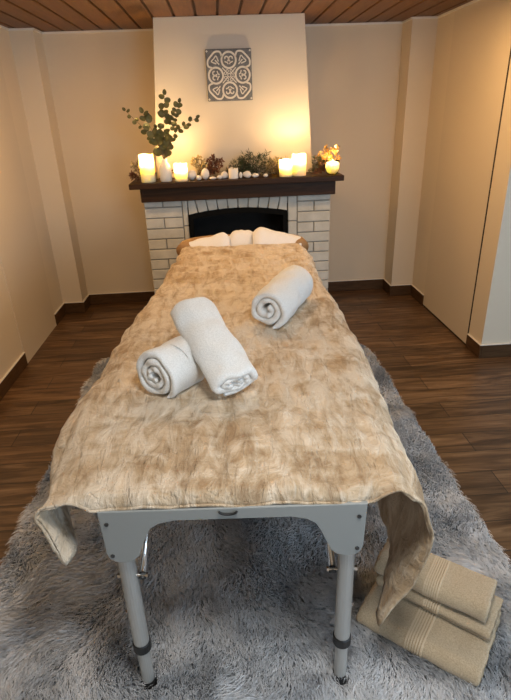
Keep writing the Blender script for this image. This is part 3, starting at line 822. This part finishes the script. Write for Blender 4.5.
# --------------------------------------------------------------------- rug
RX0, RX1, RY0, RY1 = -.965, 1.035, .30, 3.53
rug = thing('shag_rug', 'grey long-haired faux fur rug under the massage table', 'rug', (0, 0, 0))
def rrect(x0, x1, y0, y1, r, n=8):
    P = []
    for cx, cy, a0 in ((x1-r, y1-r, 0), (x0+r, y1-r, PI/2), (x0+r, y0+r, PI), (x1-r, y0+r, 1.5*PI)):
        P += [(cx+r*math.cos(a0+PI/2*k/n), cy+r*math.sin(a0+PI/2*k/n)) for k in range(n+1)]
    return P
bm = bmesh.new(); prism(bm, rrect(RX0+.02, RX1-.02, RY0, RY1-.02, .12), 'Z', .0005, .008); bm_obj('backing', bm, BACKING, rug)
def fur():
    N = 380000
    # more strands near the camera
    y = RY0+(RY1-RY0)*rng.random(N)**1.5; x = RX0+(RX1-RX0)*rng.random(N)
    r = .14
    dx = np.maximum(np.maximum(RX0+r-x, x-(RX1-r)), 0); dy = np.maximum(y-(RY1-r), 0)
    wig = .006*np.sin(y*9)+.006*np.sin(y*23+1)+.005*np.sin(x*17)
    keep = (np.hypot(dx, dy) <= r+wig)
    # strands flattened under the towels
    lx = (x-SP.x)*SL.x+(y-SP.y)*SL.y; lw = (x-SP.x)*SW.x+(y-SP.y)*SW.y
    keep &= ~((lx > .012) & (lx < .393) & (lw > .012) & (lw < .278))
    c, s = math.cos(TH), math.sin(TH)
    for u, v in ((-.302, .048), (.302, .048), (-.302, 2.262), (.302, 2.262)):
        px, py = TX+u*c-v*s, TY+u*s+v*c; keep &= np.hypot(x-px, y-py) > .024
    x, y = x[keep], y[keep]; n = len(x)
    def smooth(f, seed):
        g = np.random.default_rng(seed); o = np.zeros(n)
        for k in range(7):
            a = g.random()*2*PI; w = f*(.6+.9*g.random()); o += np.sin((x*math.cos(a)+y*math.sin(a))*w+g.random()*9+1.3*np.sin((y*math.cos(a)-x*math.sin(a))*w*.7))
        return o/3.2
    ang = -PI/2+.75*smooth(4, 1)+.4*smooth(13, 2)+.25*smooth(40, 3)+rng.normal(0, .22, n)
    lean = np.clip(1.05+.2*smooth(6, 4)+.12*smooth(22, 5)+rng.normal(0, .14, n), .2, 1.45)
    L = (.055+.018*rng.random(n))*(1+.12*smooth(24, 6))
    wd = .0010+.0008*rng.random(n)+np.clip(y-1, 0, 3)*.0007
    hx, hy = np.cos(ang), np.sin(ang); sx, sy = -hy, hx
    tw_ = rng.normal(0, .6, n); 
    V = np.zeros((n, 7, 3), np.float32)
    px, py, pz = x.copy(), y.copy(), np.full(n, .006)
    seg = L/3; th = lean*.35
    for k in range(4):
        w = wd*(1, .9, .7, 0)[k]
        if k < 3:
            for j, sg in ((0, 1), (1, -1)):
                V[:, 2*k+j, 0] = px+sx*w*sg; V[:, 2*k+j, 1] = py+sy*w*sg; V[:, 2*k+j, 2] = pz+w*sg*tw_*.6
        else:
            V[:, 6, 0] = px; V[:, 6, 1] = py; V[:, 6, 2] = np.maximum(pz, .004)
        px = px+hx*np.sin(th)*seg; py = py+hy*np.sin(th)*seg; pz = pz+np.cos(th)*seg; th = th+lean*.42
    V = V.reshape(-1, 3); b = (np.arange(n)*7)[:, None]
    q = np.array([0, 1, 3, 2, 2, 3, 5, 4, 4, 5, 6]); loops = (b+q[None]).ravel().astype(np.int32)
    start = ((np.arange(n)*11)[:, None]+np.array([0, 4, 8])[None]).ravel().astype(np.int32)
    me = bpy.data.meshes.new('pile'); me.vertices.add(len(V)); me.vertices.foreach_set('co', V.ravel())
    me.loops.add(len(loops)); me.loops.foreach_set('vertex_index', loops)
    me.polygons.add(len(start)); me.polygons.foreach_set('loop_start', start)
    me.update(calc_edges=True)
    o = link('pile', me, FUR, rug); me.polygons.foreach_set('use_smooth', np.ones(len(start), bool)); tag(o, kind='stuff')
fur()

# ------------------------------------------------------------------- light
def daylight(loc, rot, sx, sy, power):  # area lamps added at the unseen windows as daylight
    l = bpy.data.lights.new('added_daylight', 'AREA'); l.shape = 'RECTANGLE'; l.size = sx; l.size_y = sy
    l.energy = power; l.color = (.54, .77, 1)
    o = bpy.data.objects.new('added_daylight', l); o.location = loc; o.rotation_euler = rot; col.objects.link(o)
daylight(((WX0+WX1)/2, YF+.02, (WZ0+WZ1)/2), (PI/2, 0, 0), WX1-WX0-.1, WZ1-WZ0-.1, 32)
daylight((XE-.02, (WY0+WY1)/2, (WZ0+WZ1)/2), (PI/2, 0, PI/2), WY1-WY0-.1, WZ1-WZ0-.1, 16)
def added_ceiling_lamp(x, y, r, power, color, label):  # unseen lamps added to light the table and warm the walls
    lp_ = thing('added_ceiling_lamp', label, 'lamp', (x, y, H))
    bm = bmesh.new(); lathe(bm, [(0, 0), (r, 0), (r, -.05), (r-.015, -.055), (r-.015, -.02), (0, -.02)], 40); bm_obj('lamp_housing', bm, TRIMW, lp_, True)
    l = bpy.data.lights.new('added_ceiling_light', 'AREA'); l.shape = 'DISK'; l.size = 2*r-.06; l.energy = power; l.color = color
    o = bpy.data.objects.new('added_ceiling_light', l); o.location = (x, y, H-.058); col.objects.link(o)
added_ceiling_lamp(.25, .55, .26, 16, (1, .97, .92), 'large round white ceiling lamp above the near end of the massage table')
added_ceiling_lamp(.08, 2.75, .15, 5, (1, .64, .30), 'small round white ceiling lamp above the middle of the room')
added_ceiling_lamp(-.95, 3.2, .09, 8, (1, .60, .25), 'smallest round ceiling lamp near the left wall')
added_ceiling_lamp(1.2, 3.2, .09, 7.5, (1, .60, .25), 'smallest round ceiling lamp near the right wall')
w = bpy.data.worlds.new('sky'); w.use_nodes = True; scene.world = w
w.node_tree.nodes['Background'].inputs[0].default_value = (.75, .87, 1, 1); w.node_tree.nodes['Background'].inputs[1].default_value = 1.0

# ------------------------------------------------------------------ camera
f, p, yw, rl = 515.352, .43335, .0540, -.0370
F_ = Vector((math.sin(yw)*math.cos(p), math.cos(yw)*math.cos(p), -math.sin(p)))
Ra = Vector((math.cos(yw), -math.sin(yw), 0)); Ua = Ra.cross(F_)
Rr = Ra*math.cos(rl)+Ua*math.sin(rl); Uu = -Ra*math.sin(rl)+Ua*math.cos(rl)
cd = bpy.data.cameras.new('camera'); cam = bpy.data.objects.new('camera', cd); col.objects.link(cam)
cd.sensor_fit = 'VERTICAL'; cd.sensor_height = 24; cd.lens = f/700*24; cd.clip_start = .02
M = Matrix.Identity(4)
for i in range(3): M[i][0] = Rr[i]; M[i][1] = Uu[i]; M[i][2] = -F_[i]
M[2][3] = 1.65
cam.matrix_world = M
scene.camera = cam
vs_ = scene.view_settings
vs_.view_transform = 'Standard'; vs_.look = 'None'; vs_.exposure = .55; vs_.gamma = 1; vs_.use_curve_mapping = False
